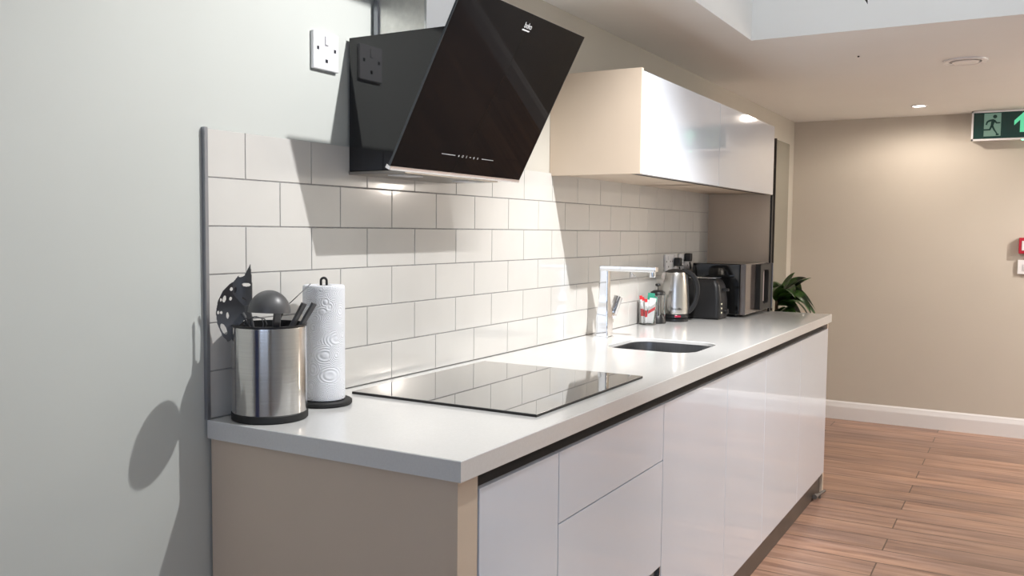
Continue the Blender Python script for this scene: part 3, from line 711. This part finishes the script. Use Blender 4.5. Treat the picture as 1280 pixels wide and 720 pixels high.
for fx in (x0+.03, x1-.03):
    for fy in (y0+.05, y1-.03): obj('foot', lathe(new(), [(0, .0005), (.011, .0005), (.012, .0125), (0, .0125)], fx, fy, 16), 'rubber', t)

# ------------------------------------------------------------------ plant beyond the worktop
PXc, PYc = 3.70, -.27
t = thing('potted_plant', (PXc, PYc, FL), 'potted green plant with broad arching leaves on the floor beyond the worktop end', 'plant')
obj('pot', lathe(new(), [(0, FL+.001), (.13, FL+.001), (.14, FL+.01), (.17, FL+.30), (.172, FL+.31), (.160, FL+.31), (.155, FL+.28), (0, FL+.28)], PXc, PYc, 48), 'pot', t)
obj('soil', lathe(new(), [(0, FL+.292), (.10, FL+.290), (.156, FL+.284)], PXc, PYc, 40), 'soil', t)
b = new(); tube(b, [(PXc, PYc, FL+.28), (PXc+.01, PYc+.01, -.3), (PXc, PYc, .04)], [.014, .012, .009], 12); tube(b, [(PXc+.01, PYc+.01, -.4), (PXc+.05, PYc-.03, -.2), (PXc+.04, PYc-.04, -.06)], [.009, .008, .006], 10)
obj('stem', b, 'stem', t)
def leaf(bm, base, ang, L, w, rise, droop, tw=0.):
    w *= 1.8
    t_ = bmesh.new(); n = 14; rows = []
    for i in range(n+1):
        s = i/n; wd = w*math.sin(PI*min(1, (s*.92+.08))**.8)*(1 if s < .98 else .25)
        r = L*s*(.96-.12*s); z = rise*s-droop*s*s
        c = Vector(base)+Vector((math.cos(ang)*r, math.sin(ang)*r, z)); sd = Vector((-math.sin(ang), math.cos(ang), tw)).normalized()
        rows.append([t_.verts.new(c-sd*wd/2+UP*wd*.18), t_.verts.new(c-sd*wd/4+UP*wd*.05), t_.verts.new(c-UP*.001), t_.verts.new(c+sd*wd/4+UP*wd*.05), t_.verts.new(c+sd*wd/2+UP*wd*.18)])
    for a_, c_ in zip(rows, rows[1:]):
        for k in range(4): t_.faces.new((a_[k], a_[k+1], c_[k+1], c_[k]))
    bmesh.ops.solidify(t_, geom=t_.faces[:], thickness=.0012)
    merge(bm, t_)
b = new()
rv = math.atan2(RV.y, RV.x)     # direction that reads as 'right' from the room
for ang, L, w, rise, droop, hb, tw in ((rv+.0, .19, .050, .22, .10, -.02, .3), (rv+.15, .235, .030, .20, .07, -.03, .2), (rv-.25, .24, .055, .20, .24, -.03, .5), (rv-.5, .27, .045, .17, .26, -.04, .4), (rv+.25, .25, .05, .16, .25, -.05, .5),
                                       (rv-.9, .26, .055, .22, .28, -.03, .1), (rv+.55, .24, .055, .25, .22, -.02, -.3), (rv-1.4, .25, .05, .24, .22, -.02, .2), (rv+.05, .20, .055, .05, .15, -.05, .6), (rv-.35, .18, .06, .06, .16, -.05, .5),
                                       (rv+1.1, .25, .05, .25, .2, -.02, 0), (rv+1.8, .2, .05, .26, .2, -.03, 0), (rv+2.5, .18, .05, .26, .2, -.02, 0), (rv-2.0, .24, .05, .24, .2, -.02, 0), (rv-2.7, .2, .05, .25, .2, -.02, 0),
                                       (rv-.1, .11, .045, .22, .06, -.03, .4), (rv+.4, .26, .045, .05, .20, -.10, .4), (rv-1.15, .2, .05, .14, .22, -.10, .2), (rv-1.7, .2, .05, .12, .20, -.10, .2), (rv-.1, .17, .05, .10, .2, -.11, .5), (rv-2.3, .2, .05, .10, .20, -.10, 0), (rv-.7, .26, .05, .04, .2, -.10, .4)):
    leaf(b, (PXc, PYc, hb+.055), ang, L, w, rise, droop, tw)
obj('foliage', b, 'leaf', t)

# ------------------------------------------------------------------ far wall fittings
t = thing('exit_sign', (5.18, -1.29, .99), 'green exit sign with running man and up arrow high on the far wall', 'sign')
SX, SY0, SY1, SZ0, SZ1 = 5.125, -1.485, -1.112, .992, 1.177
obj('housing', box(new(), SX+.004, XF-.001, SY0+.004, SY1-.004, SZ0+.004, SZ1, bev=.002), 'white_pl', t)
b = new(); e = .011
box(b, SX-.002, SX+.0038, SY0, SY1, SZ0, SZ0+e); box(b, SX-.002, SX+.0038, SY0, SY1, SZ1-e, SZ1); box(b, SX-.002, SX+.0038, SY0, SY0+e, SZ0, SZ1); box(b, SX-.002, SX+.0038, SY1-e, SY1, SZ0, SZ1)
obj('frame', b, 'white_pl', t)
fc = obj('sign_face', box(new(), SX, SX+.0038, SY0+e, SY1-e, SZ0+e, SZ1-e), 'exitgreen', t)
def S(u, v, n=.0004): return Vector((SX-n, SY1-u, SZ0+v))     # u from the left edge of the sign, v up
b = new(); prism(b, [S(.070, .026), S(.164, .026), S(.164, .168), S(.070, .168)], (-.0004, 0, 0)); obj('doorway_pictogram', b, 'exitpale', fc)
b = new(); n = .001
def blob(pts): prism(b, [S(u, v, n) for u, v in pts], (-.0004, 0, 0))
blob([(.130+.0115*math.cos(2*PI*i/16), .147+.0115*math.sin(2*PI*i/16)) for i in range(16)])
blob([(.098, .128), (.120, .132), (.134, .124), (.126, .104), (.121, .086), (.107, .084), (.108, .104), (.110, .118)])
blob([(.098, .128), (.110, .119), (.092, .112), (.086, .096), (.078, .099), (.084, .119)])
blob([(.130, .128), (.142, .112), (.160, .112), (.160, .104), (.138, .103), (.124, .117)])
blob([(.107, .092), (.117, .086), (.106, .062), (.070, .062), (.070, .071), (.100, .072)])
blob([(.110, .088), (.122, .090), (.134, .064), (.148, .040), (.156, .040), (.152, .030), (.137, .030), (.138, .042), (.122, .066)])
obj('running_figure', b, 'exitgreen', fc)
b = new(); prism(b, [S(u, v, .0004) for u, v in ((.268, .045), (.302, .045), (.302, .120), (.334, .088), (.334, .118), (.285, .166), (.236, .118), (.236, .088), (.268, .120))], (-.0004, 0, 0)); obj('up_arrow', b, 'exitarrow', fc)
b = new(); lathe(b, [(0, -.006), (.006, -.004), (.007, 0), (0, 0)], SX+.03, SY1-.285, 16, Matrix.Translation((0, 0, SZ0+.003))); obj('indicator_light', b, 'led', t)

t = thing('fire_call_point', (5.20, -1.45, .285), 'red fire alarm call point at the right edge of the far wall', 'alarm')
obj('case', box(new(), XF-.05, XF-.001, -1.495, -1.402, .285, .375+.01, bev=.004), 'red', t)
obj('press_panel', box(new(), XF-.053, XF-.0495, -1.481, -1.419, .305, .365, bev=.001), mat('callpoint_white', (.75, .72, .74), .4), t)
b = new()
t = thing('light_switch', (5.22, -1.45, .10), 'white light switch directly below the red call point', 'switch')
obj('plate', box(new(), XF-.022, XF-.001, -1.487, -1.400, .155, .245, bev=.004), 'white_pl', t)
obj('rocker', box(new(), XF-.028, XF-.0215, -1.455, -1.432, .180, .220, bev=.002), 'white_pl', t)

# ------------------------------------------------------------------ ceiling fittings
def downlight(x, y, lab, power=38, size=140, col=(.95, .975, 1)):
    t = thing('downlight', (x, y, CE-.004), lab, 'light')
    obj('bezel', lathe(new(), [(.036, CE-.0005), (.047, CE-.0005), (.046, CE-.004), (.038, CE-.006), (.036, CE-.003)], x, y, 40, closed=True), 'white_pl', t)
    obj('lens', lathe(new(), [(0, CE-.0028), (.0355, CE-.0028), (.0355, CE-.0008), (0, CE-.0008)], x, y, 32), 'lamp', t)
    l = bpy.data.lights.new('downlight_lamp', 'SPOT'); l.energy = power; l.spot_size = math.radians(size); l.spot_blend = .45; l.shadow_soft_size = .03; l.color = col
    o = bpy.data.objects.new('downlight_lamp', l); COL.objects.link(o); o.location = (x, y, CE-.012+CT)
downlight(4.709, -.846, 'small round glowing downlight in the ceiling near the far wall', 24, 178, (1, .88, .76))
downlight(4.3, -2.6, 'added unseen downlight toward the right wall', 150, 165, (1, .92, .84))  # this and the downlights below are added fill, out of view
downlight(3.0, -2.9, 'added unseen downlight at mid room by the right wall', 55)
downlight(.9, -2.95, 'added unseen downlight opposite the hob', 55)
downlight(-1.9, -2.9, 'added unseen downlight behind the viewpoint, near the added window', 2)
downlight(-1.6, -.9, 'added unseen downlight near the tiled side wall behind the viewpoint', 1.5)
t = thing('fill_globe', (4.0, -2.75, .66), 'round white glowing fill globe by the right wall, added out of view', 'pendant light')  # added lamp outside the view, lifts the far ceiling
obj('globe', lathe(new(), [(0, .66)]+[(.09*math.sin(PI*i/16), .75-.09*math.cos(PI*i/16)) for i in range(1, 16)]+[(0, .84)], 4.0, -2.75, 32), mat('globe_glow', (1, 1, 1), .4, emis=(1, .9, .78), estr=6), t)
obj('cord', tube(new(), [(4.0, -2.75, .84), (4.0, -2.75, CE-.001)], .003, 8), 'blackpl', t)
l = bpy.data.lights.new('fill_globe_lamp', 'POINT'); l.energy = 17; l.shadow_soft_size = .1; l.color = (1, .90, .80)  # fill light of the added globe
o = bpy.data.objects.new('fill_globe_lamp', l); COL.objects.link(o); o.location = (4.0, -2.62, .75+CT)
t = thing('ceiling_vent', (3.255, -1.178, CE-.012), 'round white ceiling vent left of the exit sign', 'vent')
obj('outer_ring', lathe(new(), [(.066, CE-.0005), (.092, CE-.0005), (.090, CE-.006), (.078, CE-.010), (.066, CE-.007)], 3.255, -1.178, 56, closed=True), 'white_pl', t)
obj('throat', lathe(new(), [(0, CE-.0012), (.0655, CE-.0012), (.0655, CE-.0004), (0, CE-.0004)], 3.255, -1.178, 40), 'rail', t)
obj('centre_disc', lathe(new(), [(0, CE-.012), (.052, CE-.011), (.057, CE-.008), (.050, CE-.004), (0, CE-.0016)], 3.255, -1.178, 48), 'white_pl', t)
t = obj('ceiling_screw', lathe(new(), [(0, CE-.006), (.004, CE-.005), (.005, CE-.0005), (0, CE-.0005)], 2.939, -.774, 14), 'dark'); tag(t, 'tiny black screw head in the ceiling between the skylight and the round vent', 'screw')

# pendant with spot heads in the skylight
t = thing('pendant_spotlight', (.87, -1.06, 1.0), 'black pendant spotlight bar hanging from the skylight, only its lowest tip in view', 'pendant light')
BZ = 1.58
obj('bar', box(new(), .45, 1.30, -1.10, -1.07, BZ, BZ+.03, bev=.004), 'blackpl', t)
for x in (.55, 1.2): obj('suspension_wire', tube(new(), [(x, -1.085, BZ+.03), (x, -1.085, WZ-.001)], .004, 8), 'blackpl', t)
LIGHTS = []
def head(x, z, dirv, r=.028, L=.09):
    d = Vector(dirv).normalized(); c = Vector((x, -1.085, z)); m_ = d.to_track_quat('Z', 'Y').to_matrix().to_4x4(); m_.translation = c
    b = new(); lathe(b, [(.008, -L), (r*.8, -L), (r, -L*.6), (r, 0), (r-.003, 0), (r-.004, -.02), (.0, -.022), (0, -L+.005)], 0, 0, 28, m_)
    h_ = obj('spot_head', b, 'blackpl', t)
    tube_ = tube(new(), [c-d*.05, (x, -1.085, BZ+.001)], .005, 8); obj('swivel', tube_, 'blackpl', h_)
    return c+d*.012
l1 = head(.58, 1.50, (-.45, 1.085, -.95)); l2 = head(1.19, 1.46, (.62, 1.085, -.80))
h3 = head(.80, 1.10, (-.05, -.2, -1)); 
for k in (-1, 1):
    yc = -1.103 if k < 0 else -1.124
    b = prism(new(), [(.80+k*.004, yc-.010, 1.098), (.80+k*.004, yc+.012, 1.098), (.80+k*.006, yc+.012, .93), (.80+k*.006, yc-(.002 if k < 0 else .010), .903 if k < 0 else .893), (.80+k*.006, yc-.008, .94)], (.003, 0, 0))
    obj('barn_door', b, 'blackpl', t)
def spot(name, loc, target, power, size, blend, rad, col=(1, .985, .975)):
    l = bpy.data.lights.new(name, 'SPOT'); l.energy = power; l.spot_size = math.radians(size); l.spot_blend = blend; l.shadow_soft_size = rad; l.color = col
    o = bpy.data.objects.new(name, l); COL.objects.link(o); o.location = Vector(loc)+Vector((0, 0, CT))
    o.rotation_euler = (Vector(target)-Vector(loc)).to_track_quat('-Z', 'Y').to_euler(); return o
P1 = Vector((.58, -1.00, 1.45)); P2 = Vector((1.19, -1.00, 1.42))
spot('spot_left', P1, (.08, 0, .40), 86, 84, .9, .010)
spot('spot_right', P2, (1.75, -.10, -.35), 140, 76, 1, .010)
spot('spot_sink_boost', P2+Vector((.01, 0, 0)), (2.3, -.25, -.3), 110, 46, 1, .010)  # extra narrow beam added at the right head to brighten the sink wall
def area(name, loc, rot, sx, sy, power, col):
    l = bpy.data.lights.new(name, 'AREA'); l.shape = 'RECTANGLE'; l.size = sx; l.size_y = sy; l.energy = power; l.color = col
    o = bpy.data.objects.new(name, l); COL.objects.link(o); o.location = Vector(loc)+Vector((0, 0, CT)); o.rotation_euler = rot; return o
area('fill_window_light', (XB-.05, -2.0, .475), (0, -PI/2, 0), .9, 1.8, 6.5, (.90, .93, 1))  # fill light placed in the added window
area('skylight_light', ((WX0+WX1)/2, (WY0+WY1)/2, WZ-.01), (0, 0, 0), WX1-WX0-.3, WY0*-1+WY1-.3, 16, (.95, .98, 1))

GROUPS = {'base_cabinet': 'white base cabinets under the worktop', 'drawer_cabinet': 'white base cabinets under the worktop', 'wall_cabinet': 'white wall cabinets above the tap',
          'downlight': 'recessed ceiling downlights', 'wall_socket': 'white wall sockets', 'power_plug': 'black plugs in the sockets', 'end_panel': 'end panels of the base cabinets',
          'ladle': 'utensils in the steel holder', 'skimmer': 'utensils in the steel holder', 'slotted_server': 'utensils in the steel holder', 'turner': 'utensils in the steel holder',
          'wire_whisk': 'utensils in the steel holder', 'tongs': 'utensils in the steel holder'}
for o in bpy.data.objects:
    k = o.name.split('.')[0]
    if o.parent is None and 'label' in o and k in GROUPS: o['group'] = GROUPS[k]
# ------------------------------------------------------------------ world, camera, view
w = bpy.data.worlds.new('world'); sc.world = w; w.use_nodes = True
w.node_tree.nodes['Background'].inputs[0].default_value = (.6, .68, .8, 1); w.node_tree.nodes['Background'].inputs[1].default_value = .3
yaw, pitch, roll, f = .522, -.0638, .010, 1120.7
F = Vector((math.cos(yaw)*math.cos(pitch), math.sin(yaw)*math.cos(pitch), math.sin(pitch)))
r = Vector((math.sin(yaw), -math.cos(yaw), 0)); u = r.cross(F)
r2 = r*math.cos(roll)+u*math.sin(roll); u2 = -r*math.sin(roll)+u*math.cos(roll)
cd = bpy.data.cameras.new('camera'); cam = bpy.data.objects.new('camera', cd); COL.objects.link(cam)
m_ = Matrix((r2, u2, -F)).transposed().to_4x4(); m_.translation = Vector((-1.2836, -1.4571, .3968+CT)); cam.matrix_world = m_
cd.sensor_width = 36; cd.lens = 36*f/1280; cd.clip_start = .02
sc.camera = cam
sc.view_settings.view_transform = 'Standard'; sc.view_settings.look = 'None'; sc.view_settings.gamma = 1
sc.view_settings.use_curve_mapping = False; sc.view_settings.exposure = 0.0
